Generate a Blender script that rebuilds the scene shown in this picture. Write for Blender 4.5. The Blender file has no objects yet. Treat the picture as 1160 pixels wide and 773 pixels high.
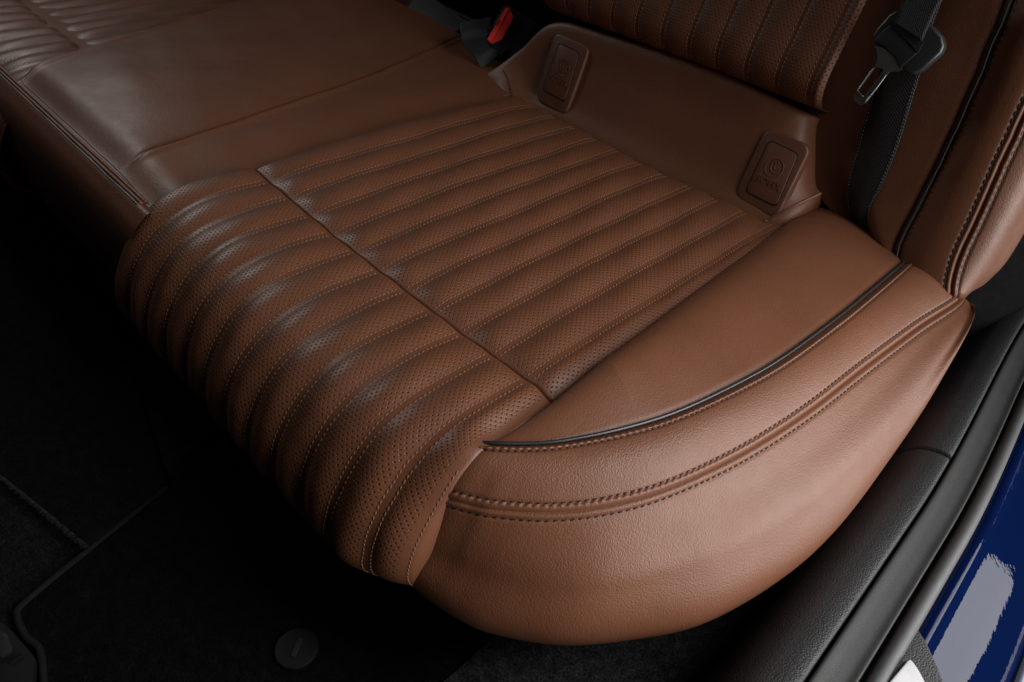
import bpy, bmesh, math
import numpy as np
from mathutils import Vector, Matrix

SC = bpy.context.scene
COL = SC.collection
rng = np.random.default_rng(7)

# ------------------------------------------------------------------ camera
# x: across the car towards the open door, y: towards the backrest, z: up, metres
CAM = np.array([0.65101594, -0.34004126, 0.39323460])
RT = np.array([[0.7021641127, 0.7044999130, 0.1031766994],
               [0.5083457281, -0.3945576767, -0.7654468372],
               [-0.4985480714, 0.5899187337, -0.6351737621]])
FOC = 796.71
cam = bpy.data.cameras.new('camera')
cam_o = bpy.data.objects.new('camera', cam)
COL.objects.link(cam_o)
mw = Matrix.Identity(4)
for r in range(3):
    mw[r][0], mw[r][1], mw[r][2], mw[r][3] = RT[0][r], -RT[1][r], -RT[2][r], CAM[r]
cam_o.matrix_world = mw
cam.sensor_width = 36.0
cam.lens = FOC / 1160 * 36
cam.clip_start, cam.clip_end = 0.01, 60
SC.camera = cam_o

# ------------------------------------------------------------------ world, lamps, exposure
world = bpy.data.worlds.new('World')
SC.world = world
world.use_nodes = True
world.node_tree.nodes['Background'].inputs[0].default_value = (0.75, 0.8, 1.0, 1)
world.node_tree.nodes['Background'].inputs[1].default_value = 0.010
SC.view_settings.view_transform = 'Standard'
SC.view_settings.look = 'None'
SC.view_settings.exposure = 0.0
SC.view_settings.gamma = 1.0


def area(name, loc, target, sx, sy, watts, colour=(1, 1, 1), spread=180):
    l = bpy.data.lights.new(name, 'AREA')
    l.shape, l.size, l.size_y, l.energy, l.color = 'RECTANGLE', sx, sy, watts, colour
    l.spread = math.radians(spread)
    o = bpy.data.objects.new(name, l)
    COL.objects.link(o)
    o.location = loc
    o.rotation_euler = (Vector(target) - Vector(loc)).to_track_quat('-Z', 'Y').to_euler()
    return o


area('studio_panel', (1.55, 0.38, 0.13), (0.56, 0.00, -0.13), 1.4, 0.9, 11.0, (1.0, 0.985, 0.97), 100)
area('door_softbox', (1.02, 0.25, 0.70), (0.48, 0.00, 0.0), 0.50, 0.50, 2.4, (1.0, 0.985, 0.965), 86)
area('far_window_light', (-1.5, -0.04, 1.05), (0.0, 0.0, 0.0), 0.30, 0.28, 2.2, (1.0, 0.965, 0.93), 110)


# ------------------------------------------------------------------ helpers
def at(p, **k):
    """photo pixel -> point on the plane x=, y= or z="""
    d = RT.T @ np.array([p[0] - 580.0, p[1] - 386.5, FOC])
    (ax, v), = k.items()
    i = 'xyz'.index(ax)
    return CAM + d * (v - CAM[i]) / d[i]


def at_lean(p, y0, lean):
    """photo pixel -> point on the plane y = y0 + lean * z"""
    d = RT.T @ np.array([p[0] - 580.0, p[1] - 386.5, FOC])
    t = (y0 + lean * CAM[2] - CAM[1]) / (d[1] - lean * d[2])
    return CAM + d * t


def sm(a, b, x):
    t = np.clip((np.asarray(x, float) - a) / (b - a), 0, 1)
    return t * t * (3 - 2 * t)


def catmull(P, n):
    """smooth curve through P, n points evenly spaced along it"""
    P = np.asarray(P, float)
    if len(P) == 2:
        return P[0] + np.linspace(0, 1, n)[:, None] * (P[1] - P[0])
    Q = np.vstack([2 * P[0] - P[1], P, 2 * P[-1] - P[-2]])
    out = []
    for i in range(1, len(Q) - 2):
        t = np.linspace(0, 1, 24, endpoint=False)[:, None]
        a, b, c, d = Q[i - 1], Q[i], Q[i + 1], Q[i + 2]
        out.append(.5 * ((2 * b) + (c - a) * t + (2 * a - 5 * b + 4 * c - d) * t ** 2 + (3 * b - a - 3 * c + d) * t ** 3))
    C = np.vstack(out + [P[-1:]])
    L = np.concatenate([[0], np.cumsum(np.linalg.norm(np.diff(C, axis=0), axis=1))])
    s = np.linspace(0, L[-1], n)
    return np.stack([np.interp(s, L, C[:, i]) for i in range(P.shape[1])], 1)


def across(curves, m):
    """catmull-rom across equally sampled curves -> grid (n, m, 3)"""
    A = np.array(curves)
    return np.array([catmull(A[:, i], m) for i in range(A.shape[1])])


def loft(curves, n, m):
    return across([catmull(c, n) for c in curves], m)


def link(name, me, mat=None, parent=None, smooth=True):
    o = bpy.data.objects.new(name, me)
    COL.objects.link(o)
    if mat:
        me.materials.append(mat)
    if smooth:
        me.polygons.foreach_set('use_smooth', [True] * len(me.polygons))
    if parent:
        o.parent = parent
    return o


def grid(name, P, mat, parent=None, uv=None, flip=False):
    P = np.asarray(P, float)
    n, m = P.shape[:2]
    idx = np.arange(n * m).reshape(n, m)
    f = np.stack([idx[:-1, :-1], idx[1:, :-1], idx[1:, 1:], idx[:-1, 1:]], -1).reshape(-1, 4)
    if flip:
        f = f[:, ::-1]
    me = bpy.data.meshes.new(name)
    me.from_pydata(P.reshape(-1, 3).tolist(), [], f.tolist())
    if uv is not None:
        u = me.uv_layers.new(name='UVMap')
        flat = np.asarray(uv, float).reshape(-1, 2)[f.reshape(-1)]
        u.data.foreach_set('uv', flat.reshape(-1))
    return link(name, me, mat, parent)


class MB:
    """collects pieces of one mesh"""
    def __init__(s): s.v, s.f = [], []

    def add(s, V, F):
        b = len(s.v)
        s.v += [tuple(map(float, v)) for v in V]
        s.f += [tuple(int(b + i) for i in f) for f in F]

    def tube(s, P, r, seg=8, caps=True):
        P = np.asarray(P, float)
        n = len(P)
        r = np.broadcast_to(r, (n,))
        T = np.gradient(P, axis=0)
        T /= np.linalg.norm(T, axis=1)[:, None]
        up = np.array([0.13, 0.21, 0.97])
        V = []
        for i in range(n):
            a = np.cross(T[i], up); a /= np.linalg.norm(a)
            b = np.cross(a, T[i])
            for k in range(seg):
                w = 2 * math.pi * k / seg
                V.append(P[i] + r[i] * (math.cos(w) * a + math.sin(w) * b))
        F = [(i * seg + k, i * seg + (k + 1) % seg, (i + 1) * seg + (k + 1) % seg, (i + 1) * seg + k)
             for i in range(n - 1) for k in range(seg)]
        if caps:
            F += [tuple(range(seg)), tuple((n - 1) * seg + k for k in range(seg))]
        s.add(V, F)

    def stitches(s, P, N, length=.0036, gap=.0014, r=.00055, lift=.0002, jit=.0):
        """a row of thread stitches lying on the polyline P with surface normals N"""
        P = np.asarray(P, float); N = np.asarray(N, float)
        L = np.concatenate([[0], np.cumsum(np.linalg.norm(np.diff(P, axis=0), axis=1))])
        a = 0.0
        ev = lambda q, A: np.array([np.interp(q, L, A[:, i]) for i in range(3)])
        while a + length < L[-1]:
            b = a + length * (1 + jit * (rng.random() - .5))
            p0, p1, nn = ev(a, P), ev(b, P), ev((a + b) / 2, N)
            nn = nn / (np.linalg.norm(nn) + 1e-9)
            t = p1 - p0; t /= (np.linalg.norm(t) + 1e-9)
            w = np.cross(nn, t)
            sk = w * r * .5
            V = []
            for q, rr, h, sd in ((0, .25, -.6, -1), (.22, .95, .55, -.5), (.78, .95, .55, .5), (1, .25, -.6, 1)):
                c = p0 + (p1 - p0) * q + nn * (lift + h * r) + sk * sd
                for k in range(6):
                    g = 2 * math.pi * k / 6
                    V.append(c + rr * r * (math.cos(g) * w + math.sin(g) * nn))
            F = [(i * 6 + k, i * 6 + (k + 1) % 6, i * 6 + 6 + (k + 1) % 6, i * 6 + 6 + k) for i in range(3) for k in range(6)]
            s.add(V, F)
            a = b + gap

    def build(s, name, mat, parent=None, smooth=True):
        me = bpy.data.meshes.new(name)
        me.from_pydata(s.v, [], s.f)
        return link(name, me, mat, parent, smooth)


def slab(name, poly, nrm, th, mat, parent=None, bevel=0, seg=3, smooth=True, hole=None):
    """a polygon outline given thickness along nrm (its front face at the outline) with rounded edges"""
    bm = bmesh.new()
    nrm = Vector(nrm).normalized()
    def ring(pl, off):
        return [bm.verts.new(Vector(p) + nrm * off) for p in pl]
    f1 = ring(poly, 0); f0 = ring(poly, -th)
    n = len(f1)
    for i in range(n):
        bm.faces.new((f0[i], f0[(i + 1) % n], f1[(i + 1) % n], f1[i]))
    if hole is not None:
        h1 = ring(hole, 0); h0 = ring(hole, -th)
        for i in range(n):
            j = (i + 1) % n
            bm.faces.new((h1[i], h1[j], h0[j], h0[i]))
            bm.faces.new((f1[i], f1[j], h1[j], h1[i]))
            bm.faces.new((f0[j], f0[i], h0[i], h0[j]))
    else:
        bm.faces.new(f1); bm.faces.new(list(reversed(f0)))
    bmesh.ops.recalc_face_normals(bm, faces=bm.faces)
    if bevel:
        es = [e for e in bm.edges if len(e.link_faces) == 2 and e.calc_face_angle() > .6]
        bmesh.ops.bevel(bm, geom=es, offset=bevel, segments=seg, profile=.5, affect='EDGES', clamp_overlap=True)
    me = bpy.data.meshes.new(name)
    bm.to_mesh(me); bm.free()
    o = link(name, me, mat, parent, smooth)
    if smooth:
        try:
            me.set_sharp_from_angle(angle=math.radians(50))
        except Exception:
            pass
    return o


def rounded(c, r, n=5):
    """round the corners of a polygon (list of 3d points) by radius r"""
    out = []
    c = [np.asarray(p, float) for p in c]
    for i in range(len(c)):
        a, b, d = c[i - 1], c[i], c[(i + 1) % len(c)]
        rr = r[i] if hasattr(r, '__len__') else r
        p = b + (a - b) / np.linalg.norm(a - b) * rr
        q = b + (d - b) / np.linalg.norm(d - b) * rr
        for t in np.linspace(0, 1, n):
            out.append((1 - t) ** 2 * p + 2 * t * (1 - t) * b + t * t * q)
    return out


def thing(name, label, cat, loc=(0, 0, 0), group=None):
    o = bpy.data.objects.new(name, None)
    COL.objects.link(o)
    o.empty_display_size = .02
    o['label'], o['category'] = label, cat
    if group:
        o['group'] = group
    return o


def tag(o, label=None, cat=None, kind=None, group=None):
    if label: o['label'] = label
    if cat: o['category'] = cat
    if kind: o['kind'] = kind
    if group: o['group'] = group
    return o


# ------------------------------------------------------------------ materials
class NT:
    def __init__(s, name):
        s.m = bpy.data.materials.new(name)
        s.m.use_nodes = True
        s.t = s.m.node_tree
        s.b = s.t.nodes['Principled BSDF']

    def n(s, typ, **kw):
        x = s.t.nodes.new(typ)
        for k, v in kw.items():
            setattr(x, k, v)
        return x

    def l(s, a, b): s.t.links.new(a, b)

    def math(s, op, a, b=None, c=None, clamp=False):
        x = s.n('ShaderNodeMath', operation=op, use_clamp=clamp)
        for i, v in enumerate((a, b, c)):
            if v is None: continue
            if isinstance(v, (int, float)): x.inputs[i].default_value = v
            else: s.l(v, x.inputs[i])
        return x.outputs[0]

    def noise(s, vec, scale, detail=3, rough=.5):
        x = s.n('ShaderNodeTexNoise')
        x.inputs['Scale'].default_value = scale
        x.inputs['Detail'].default_value = detail
        x.inputs['Roughness'].default_value = rough
        s.l(vec, x.inputs['Vector'])
        return x.outputs['Fac']

    def ramp(s, fac, stops):
        x = s.n('ShaderNodeValToRGB')
        e = x.color_ramp.elements
        while len(e) < len(stops): e.new(.5)
        for i, (p, c) in enumerate(stops):
            e[i].position = p
            e[i].color = (*c, 1) if len(c) == 3 else c
        s.l(fac, x.inputs[0])
        return x.outputs[0]

    def maprange(s, v, a, b, c, d, smooth=False):
        x = s.n('ShaderNodeMapRange')
        if smooth: x.interpolation_type = 'SMOOTHSTEP'
        s.l(v, x.inputs[0])
        for i, q in enumerate((a, b, c, d)): x.inputs[i + 1].default_value = q
        return x.outputs[0]

    def bump(s, h, strength, dist, prev=None):
        x = s.n('ShaderNodeBump')
        x.inputs['Strength'].default_value = strength
        x.inputs['Distance'].default_value = dist
        s.l(h, x.inputs['Height'])
        if prev is not None: s.l(prev, x.inputs['Normal'])
        return x.outputs[0]

    def set(s, **kw):
        for k, v in kw.items():
            i = s.b.inputs[k.replace('_', ' ')]
            if hasattr(v, 'is_linked') or hasattr(v, 'links'): s.l(v, i)
            else: i.default_value = (*v, 1) if isinstance(v, tuple) and len(v) == 3 else v


BROWN = (0.118, 0.0438, 0.0208)


def leather(name, base, rough=.46, grain=.35, cell=620, spec=.42, perf=None, ridge=.0):
    t = NT(name)
    co = t.n('ShaderNodeTexCoord').outputs['Object']
    # pebble grain of the hide
    v = t.n('ShaderNodeTexVoronoi', feature='SMOOTH_F1')
    v.inputs['Scale'].default_value = cell
    v.inputs['Smoothness'].default_value = .15
    v.inputs['Randomness'].default_value = 1.0
    warp = t.n('ShaderNodeVectorMath', operation='ADD')
    nz = t.n('ShaderNodeTexNoise'); nz.inputs['Scale'].default_value = 260
    t.l(co, nz.inputs['Vector'])
    sc = t.n('ShaderNodeVectorMath', operation='SCALE'); sc.inputs['Scale'].default_value = .0009
    t.l(nz.outputs['Color'], sc.inputs[0])
    t.l(co, warp.inputs[0]); t.l(sc.outputs[0], warp.inputs[1])
    t.l(warp.outputs[0], v.inputs['Vector'])
    soft = t.noise(co, 34, 4, .55)
    fine = t.noise(co, 1500, 2, .6)
    nrm = t.bump(soft, .13, .004)
    nrm = t.bump(t.math('MULTIPLY', v.outputs['Distance'], -1.0), grain, .0007, nrm)
    nrm = t.bump(fine, grain * .35, .0004, nrm)
    tone = t.noise(co, 9, 3, .5)
    dk = tuple(c * .93 for c in base); lt = tuple(c * 1.07 for c in base)
    colr = t.ramp(tone, [(.3, dk), (.7, lt)])
    ro = t.maprange(t.noise(co, 60, 3, .6), .3, .7, rough - .03, rough + .04)
    if perf:
        uv = t.n('ShaderNodeTexCoord').outputs['UV']
        sp = t.n('ShaderNodeSeparateXYZ'); t.l(uv, sp.inputs[0])
        u, w = sp.outputs[0], sp.outputs[1]
        x0, pitch, a, b, r = perf
        def lat(off):
            du = t.math('MULTIPLY', t.math('SUBTRACT', t.math('FRACT', t.math('ADD', t.math('DIVIDE', u, a), off + 100)), .5), a)
            dv = t.math('MULTIPLY', t.math('SUBTRACT', t.math('FRACT', t.math('ADD', t.math('DIVIDE', w, b), off + 100)), .5), b)
            return t.math('SQRT', t.math('ADD', t.math('MULTIPLY', du, du), t.math('MULTIPLY', dv, dv)))
        d = t.math('MINIMUM', lat(0), lat(.5))
        k = t.math('FRACT', t.math('ADD', t.math('DIVIDE', t.math('SUBTRACT', u, x0), pitch), 100.5))
        dc = t.math('MULTIPLY', t.math('ABSOLUTE', t.math('SUBTRACT', k, .5)), pitch)
        away = t.math('MULTIPLY', t.math('GREATER_THAN', dc, .0062), t.math('GREATER_THAN', t.math('ABSOLUTE', w), .004))
        away = t.math('MULTIPLY', away, t.math('LESS_THAN', u, .4095))
        hole = t.math('MULTIPLY', t.maprange(d, r * .8, r * 1.2, 1, 0, True), away)
        dish = t.math('MULTIPLY', t.maprange(d, r * .8, r * 2.2, 1, 0, True), away)
        nrm = t.bump(t.math('MULTIPLY', dish, -1.0), .6, .0006, nrm)
        mx = t.n('ShaderNodeMix', data_type='RGBA')
        t.l(hole, mx.inputs['Factor'])
        t.l(colr, mx.inputs['A']); mx.inputs['B'].default_value = (.018, .0075, .0048, 1)
        colr = mx.outputs['Result']
        sp_ = t.maprange(hole, 0, 1, spec, .05)
        t.set(Specular_IOR_Level=sp_)
    else:
        t.set(Specular_IOR_Level=spec)
    t.set(Base_Color=colr, Roughness=ro, Normal=nrm)
    return t.m


def plain(name, base, rough=.5, spec=.5, metal=0.0, grain=0.0, cell=800, coat=0.0, mott=.08):
    t = NT(name)
    co = t.n('ShaderNodeTexCoord').outputs['Object']
    tone = t.noise(co, 30, 4, .6)
    t.set(Base_Color=t.ramp(tone, [(.3, tuple(c * (1 - mott) for c in base)), (.7, tuple(c * (1 + mott) for c in base))]))
    t.set(Roughness=t.maprange(t.noise(co, 120, 3, .6), .3, .7, rough * .92, min(1, rough * 1.08)))
    t.set(Specular_IOR_Level=spec, Metallic=metal, Coat_Weight=coat)
    if grain:
        v = t.n('ShaderNodeTexVoronoi', feature='SMOOTH_F1')
        v.inputs['Scale'].default_value = cell
        v.inputs['Smoothness'].default_value = .3
        t.l(co, v.inputs['Vector'])
        n1 = t.bump(t.math('MULTIPLY', v.outputs['Distance'], -1.0), grain, .001)
        t.set(Normal=t.bump(t.noise(co, 700, 2, .6), grain * .5, .0006, n1))
    return t.m


def carpet_mat(name, base, amp=1.0):
    t = NT(name)
    co = t.n('ShaderNodeTexCoord').outputs['Object']
    f = t.noise(co, 420, 4, .75)
    g = t.noise(co, 90, 3, .6)
    mixf = t.math('ADD', t.math('MULTIPLY', f, .7), t.math('MULTIPLY', g, .3))
    t.set(Base_Color=t.ramp(mixf, [(.35, tuple(c * .25 for c in base)), (.5, base), (.68, tuple(c * 3.2 for c in base))]))
    t.set(Roughness=1.0, Specular_IOR_Level=.08)
    t.set(Normal=t.bump(f, 1.0, .004 * amp))
    return t.m


def weave_mat(name, base):
    t = NT(name)
    uv = t.n('ShaderNodeTexCoord').outputs['UV']
    sp = t.n('ShaderNodeSeparateXYZ'); t.l(uv, sp.inputs[0])
    a = t.math('SINE', t.math('MULTIPLY', sp.outputs[0], 2 * math.pi / .0034))
    b = t.math('SINE', t.math('MULTIPLY', sp.outputs[1], 2 * math.pi / .0034))
    h = t.math('MULTIPLY', a, b)
    t.set(Base_Color=t.ramp(t.maprange(h, -1, 1, 0, 1), [(.2, tuple(c * .35 for c in base)), (.85, tuple(c * 1.5 for c in base))]))
    t.set(Roughness=.6, Specular_IOR_Level=.35, Normal=t.bump(h, .5, .0005))
    return t.m


def paint_mat(name, base):
    t = NT(name)
    co = t.n('ShaderNodeTexCoord').outputs['Object']
    t.set(Base_Color=base, Metallic=.0, Roughness=.5, Coat_Weight=.34, Coat_Roughness=.015, Specular_IOR_Level=.0)
    nb = t.bump(t.noise(co, 150, 2, .5), .03, .004)
    nb = t.bump(t.noise(co, 22, 2, .5), .06, .01, nb)
    t.l(nb, t.b.inputs['Coat Normal'])
    return t.m


X0, PITCH = -0.01486, 0.04
M_PERF = leather('perforated_leather', BROWN, .44, .16, 760, .42, perf=(X0, PITCH, .0049, .0067, .00054))
M_LEA = leather('brown_leather', BROWN, .47, .34, 720, .36)
M_LEAF = leather('smooth_brown_leather', BROWN, .48, .22, 700, .35)
M_LEAD = leather('shaded_backrest_leather', tuple(c * .9 for c in BROWN), .5, .25, 700, .3)  # same leather, base colour darkened to stand in for shade on the backrest
M_PERFB = leather('shaded_perforated_backrest_leather', tuple(c * .9 for c in BROWN), .5, .2, 760, .3, perf=(X0, PITCH, .0048, .0066, .00055))  # perforated copy, likewise darkened for shade
M_THREAD = plain('tan_thread', (.175, .09, .056), .7, .3)
M_BTHREAD = plain('black_thread', (.012, .011, .011), .6, .3)
M_PIPE = plain('black_piping', (.018, .019, .022), .32, .5)
M_CAP = plain('brown_plastic', (.085, .031, .017), .5, .4, grain=.1, cell=1500)
M_CAPDK = plain('shadow_gap_brown', (.02, .008, .005), .7, .2)
M_BLK = plain('black_plastic', (.022, .0225, .024), .36, .6, grain=.05, cell=2200)
M_SLATE = plain('slate_plastic', (.030, .032, .034), .5, .5)
M_BLKM = plain('matt_black_plastic', (.010, .010, .011), .6, .4)
M_RAIL = plain('dull_black_plastic', (.006, .006, .0065), .7, .15)
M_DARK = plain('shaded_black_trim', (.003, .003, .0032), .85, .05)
M_TRIM = plain('grained_black_trim', (.024, .025, .027), .56, .42, grain=.55, cell=700)
M_LEDGE = plain('satin_grey_black_trim', (.034, .035, .036), .6, .35, grain=.12, cell=1100)
M_RUB = plain('rubber_seal', (.045, .045, .047), .55, .4, grain=.05, cell=1500)
M_CARPET = carpet_mat('black_carpet', (.009, .009, .0092))
M_MAT = carpet_mat('black_mat', (.0035, .0036, .0037))
M_RED = plain('red_plastic', (.95, .06, .05), .35, .5)
M_REDD = plain('dark_red_print', (.30, .01, .008), .5, .3)
M_STEEL = plain('steel', (.42, .41, .40), .32, .5, metal=1.0)
M_STEELD = plain('dull_steel', (.10, .095, .09), .42, .5, metal=.6)
M_WEB = weave_mat('black_webbing', (.013, .0135, .015))
M_BLUE = paint_mat('blue_paint', (.0012, .0050, .030))
M_WHITE = plain('bright_white_plastic', (.52, .52, .53), .3, .5)
M_SILV = plain('pale_silver_paint', (.20, .22, .30), .4, .4)

# ------------------------------------------------------------------ cushion insert surface
_pts = [(.47, -.012), (.43, -.002), (.38, .002), (.25, .003), (.12, .002), (.04, .0), (0, 0), (-.05, .001), (-.085, -.001), (-.113, -.008),
        (-.134, -.020), (-.148, -.034), (-.158, -.048), (-.168, -.068), (-.174, -.092), (-.1745, -.108), (-.169, -.121),
        (-.155, -.130), (-.12, -.137), (-.08, -.14)]
_c = catmull([(a, b) for a, b in _pts[::-1]], 900)
_L = np.concatenate([[0], np.cumsum(np.linalg.norm(np.diff(_c, axis=0), axis=1))])
_L -= np.interp(0.0, _c[:, 0][300:], _L[300:])
S_MIN, S_MAX = _L[0], _L[-1]
_ty, _tz = np.gradient(_c[:, 0], _L), np.gradient(_c[:, 1], _L)


def chan(x):
    k = (x - X0) / PITCH
    return np.abs(k - np.round(k)) * PITCH


def insert_pt(x, s, lift=0.0, right_edge=True):
    """point (x, s): x across the seat, s along the ribs from the cross seam (rearwards positive)"""
    x, s = np.broadcast_arrays(np.asarray(x, float), np.asarray(s, float))
    y, z = np.interp(s, _L, _c[:, 0]), np.interp(s, _L, _c[:, 1])
    ty, tz = np.interp(s, _L, _ty), np.interp(s, _L, _tz)
    q = np.clip((x - .33) / .09, 0, 1.1)
    if right_edge:
        y = y + .035 * q ** 2.4 * sm(-.03, -.17, s)
        z = z + .13 * (x - .2375) ** 2 * sm(-.20, -.06, s)
    d = chan(x)
    qq = np.clip((d - .0032) / (.02 - .0032), 0, 1)
    rib = (1 - (1 - qq) ** 2) ** 1.1
    amp = .0034 + .0006 * sm(-.05, -.13, s)
    amp = amp * (.25 + .75 * sm(S_MIN + .075, S_MIN + .135, s))
    amp = amp * np.where(s > 0, 1 - .85 * np.exp(-(s / .011) ** 2), 1 - .8 * np.exp(-(s / .009) ** 2))
    amp = amp * (1 - .55 * sm(.33, .43, s)) * (1 - .9 * sm(.388, .412, x) * sm(-.11, -.05, s))
    h = amp * rib
    h = h - .0055 * np.exp(-(s / .0017) ** 2) - np.where(s > 0, .0062 * np.exp(-s / .016), .0018 * np.exp(s / .010))
    h = h + .0012 * np.sin(x * 31 + 1.3) * np.sin(s * 23 + .4) + .0005 * np.sin(x * 97 + s * 60)
    if right_edge:
        h = h - .006 * sm(.394, .418, x) * sm(-.11, -.06, s)
        h = h - .022 * np.clip((x - .4165) / .0075, 0, 1) ** 2.2 - .007 * np.clip((-.047 - x) / .006, 0, 1) ** 2
    h = h + lift
    return np.stack([x + 0 * s, y - tz * h, z + ty * h], -1)


def insert_n(x, s, **k):
    e = 5e-4
    a = insert_pt(x + e, s, **k) - insert_pt(x - e, s, **k)
    b = insert_pt(x, s + e, **k) - insert_pt(x, s - e, **k)
    n = np.cross(a, b)
    return n / np.linalg.norm(n, axis=-1, keepdims=True)


def s_grid():
    return np.unique(np.round(np.concatenate([np.linspace(S_MIN, S_MAX, 250), np.linspace(-.03, .04, 71), np.linspace(-.006, .006, 25)]), 5))


def make_insert(parent, x_lo, x_hi, k0, k1, s_top, right_edge, step=.00125):
    ss = s_grid()
    ss = ss[ss <= s_top]
    xs = np.arange(x_lo, x_hi, step)
    if right_edge:
        xs = np.concatenate([xs[xs < .4145], np.linspace(.415, .4242, 14)])
    XX, SS = np.meshgrid(xs, ss, indexing='ij')
    P = insert_pt(XX, SS, right_edge=right_edge)
    o = grid('seat_insert', P, M_PERF, parent, np.stack([XX, SS], -1))
    b = MB()
    for k in range(k0, k1 + 1):
        for sd in (-1, 1):
            x = X0 + PITCH * k + sd * .0034
            for lo, hi in ((S_MIN + .02, -.0045), (.0045, s_top - .03)):
                s = np.arange(lo, hi, .002)
                wob = .00025 * np.sin(s * 180 + k * 3 + sd)
                b.stitches(insert_pt(x + wob, s, right_edge=right_edge), insert_n(np.full_like(s, x), s, right_edge=right_edge), .0034, .0013, .00052, .0001, .25)
    if right_edge:   # hem along the right edge of the front
        s = np.arange(S_MIN + .05, -.125, .002)
        b.stitches(insert_pt(np.full_like(s, .4155), s), insert_n(np.full_like(s, .4155), s), .0034, .0013, .0005, .0, .25)
    b.build('stitching', M_THREAD, o)
    return o


cushion = thing('rear_seat_cushion', 'brown leather bench seat cushion with a ribbed perforated insert and black piped bolster', 'seat cushion')
ins = make_insert(cushion, -.0530, .4145, 0, 10, S_MAX, True)

# ------------------------------------------------------------------ right bolster: piping, band, side panel
_pip = [(557, 503), (600, 503.5), (640, 500), (700, 488), (760, 470), (820, 443), (880, 410), (940, 367), (980, 335), (1018, 303)]
_piz = [.000, .001, .002, .004, .006, .008, .010, .011, .012, .012]
PIP = [at(p, z=z) for p, z in zip(_pip, _piz)]
_st = [(508, 566), (535, 573), (560, 577.5), (620, 581), (680, 575), (740, 560), (800, 535), (860, 503), (920, 463), (980, 416), (1040, 371), (1090, 336)]
_stz = [-.030, -.028, -.026, -.023, -.020, -.018, -.016, -.014, -.012, -.010, -.008, -.006]
STC = [at(p, z=z) for p, z in zip(_st, _stz)]
_si = [(470, 668), (515, 698), (560, 716), (640, 729), (720, 723), (800, 705), (880, 660), (940, 608), (1000, 532), (1060, 441), (1096, 364)]
_siz = [-.125, -.128, -.130, -.130, -.130, -.128, -.122, -.110, -.090, -.050, -.020]
SIL = [at(p, z=z) for p, z in zip(_si, _siz)]
ext = lambda C, a, b: [C[0] + np.array(a)] + list(C) + [C[-1] + np.array(b)]
NU = 640
cP = catmull(ext(PIP, (-.022, -.012, -.008), (.000, .07, 0)), NU)
cS = catmull(ext(STC, (-.026, -.008, -.010), (-.030, .045, -.026)), NU)
cM = catmull(ext(SIL, (-.035, -.004, -.002), (-.030, .030, -.030)), NU)
ctr = np.array([.30, .25])
OUT = cM[:, :2] - ctr
tan = np.gradient(cM[:, :2], axis=0)
OUT = np.stack([tan[:, 1], -tan[:, 0]], 1); OUT /= np.linalg.norm(OUT, axis=1)[:, None]
OUT3 = np.concatenate([OUT, np.zeros((NU, 1))], 1)
uu = np.linspace(0, 1, NU)[:, None]
inset = (.045 * (1 - sm(.35, .75, uu)) + .012)
cB = cM - OUT3 * inset; cB[:, 2] = cM[:, 2] * .35 - .17
cB2 = cM - OUT3 * (inset * 2.2 + .02); cB2[:, 2] = -.27
bl = (.10 + .90 * sm(.05, .22, uu)) * np.clip(np.linalg.norm(cS - cM, axis=1) / .11, .05, 1)[:, None]
cQ = (cS * .48 + cM * .52) + (OUT3 * .014 + np.array([0, 0, .010])) * bl
cQ1 = cS * .80 + cM * .20 + (OUT3 * .006 + np.array([0, 0, .004])) * bl

# upper section P -> S (band), lower section S -> bottom (side panel); both carry the dip along the double seam
def seam_disp(dist):
    """height of the flat felled seam at signed distance from its centre: groove, two rolled lips, stitch dimples"""
    d = np.abs(dist)
    return (-.0018 * np.exp(-(d / .0012) ** 2) + .0007 * np.exp(-((d - .0036) / .0018) ** 2)
            - .0009 * np.exp(-((d - .0070) / .0017) ** 2))


NV = 46
tv = np.concatenate([np.linspace(0, .22, 30, endpoint=False), np.linspace(.22, .72, 14, endpoint=False), np.linspace(.72, 1, 44)])
band = np.zeros((NU, len(tv), 3))
wid = np.linalg.norm(cS - cP, axis=1)
bn = OUT3 * .55 + np.array([0, 0, .83])
for j, v in enumerate(tv):
    p = cP * (1 - v) + cS * v
    dome = .0085 * np.sin(math.pi * v ** .8) ** .8 - .0028 * math.exp(-(v / .05) ** 2)
    dist = (1 - v) * wid
    alongP = np.arange(NU) * np.linalg.norm(np.diff(cP, axis=0), axis=1).mean()
    alongS = np.arange(NU) * np.linalg.norm(np.diff(cS, axis=0), axis=1).mean()
    fp = v * wid
    lip = (.0018 + .0006 * np.cos(2 * math.pi * alongP / .0056)) * np.exp(-((fp - .0046) / .0016) ** 2) - .0012 * np.exp(-((fp - .0070) / .0010) ** 2)
    puck = .0005 * np.cos(2 * math.pi * alongS / .0062) * np.exp(-((dist - .0055) / .0016) ** 2)
    band[:, j] = p + bn * (dome * np.clip(wid / .06, .4, 1.2) + seam_disp(dist) + lip + puck)[:, None]
o_band = grid('bolster_band', band, M_LEA, cushion)

side = across([cS, cQ1, cQ, cM, cB, cB2], 110)
# arc distance from the stitch line for the seam relief
sd_ = np.concatenate([np.zeros((NU, 1)), np.cumsum(np.linalg.norm(np.diff(side, axis=1), axis=2), axis=1)], 1)
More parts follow.
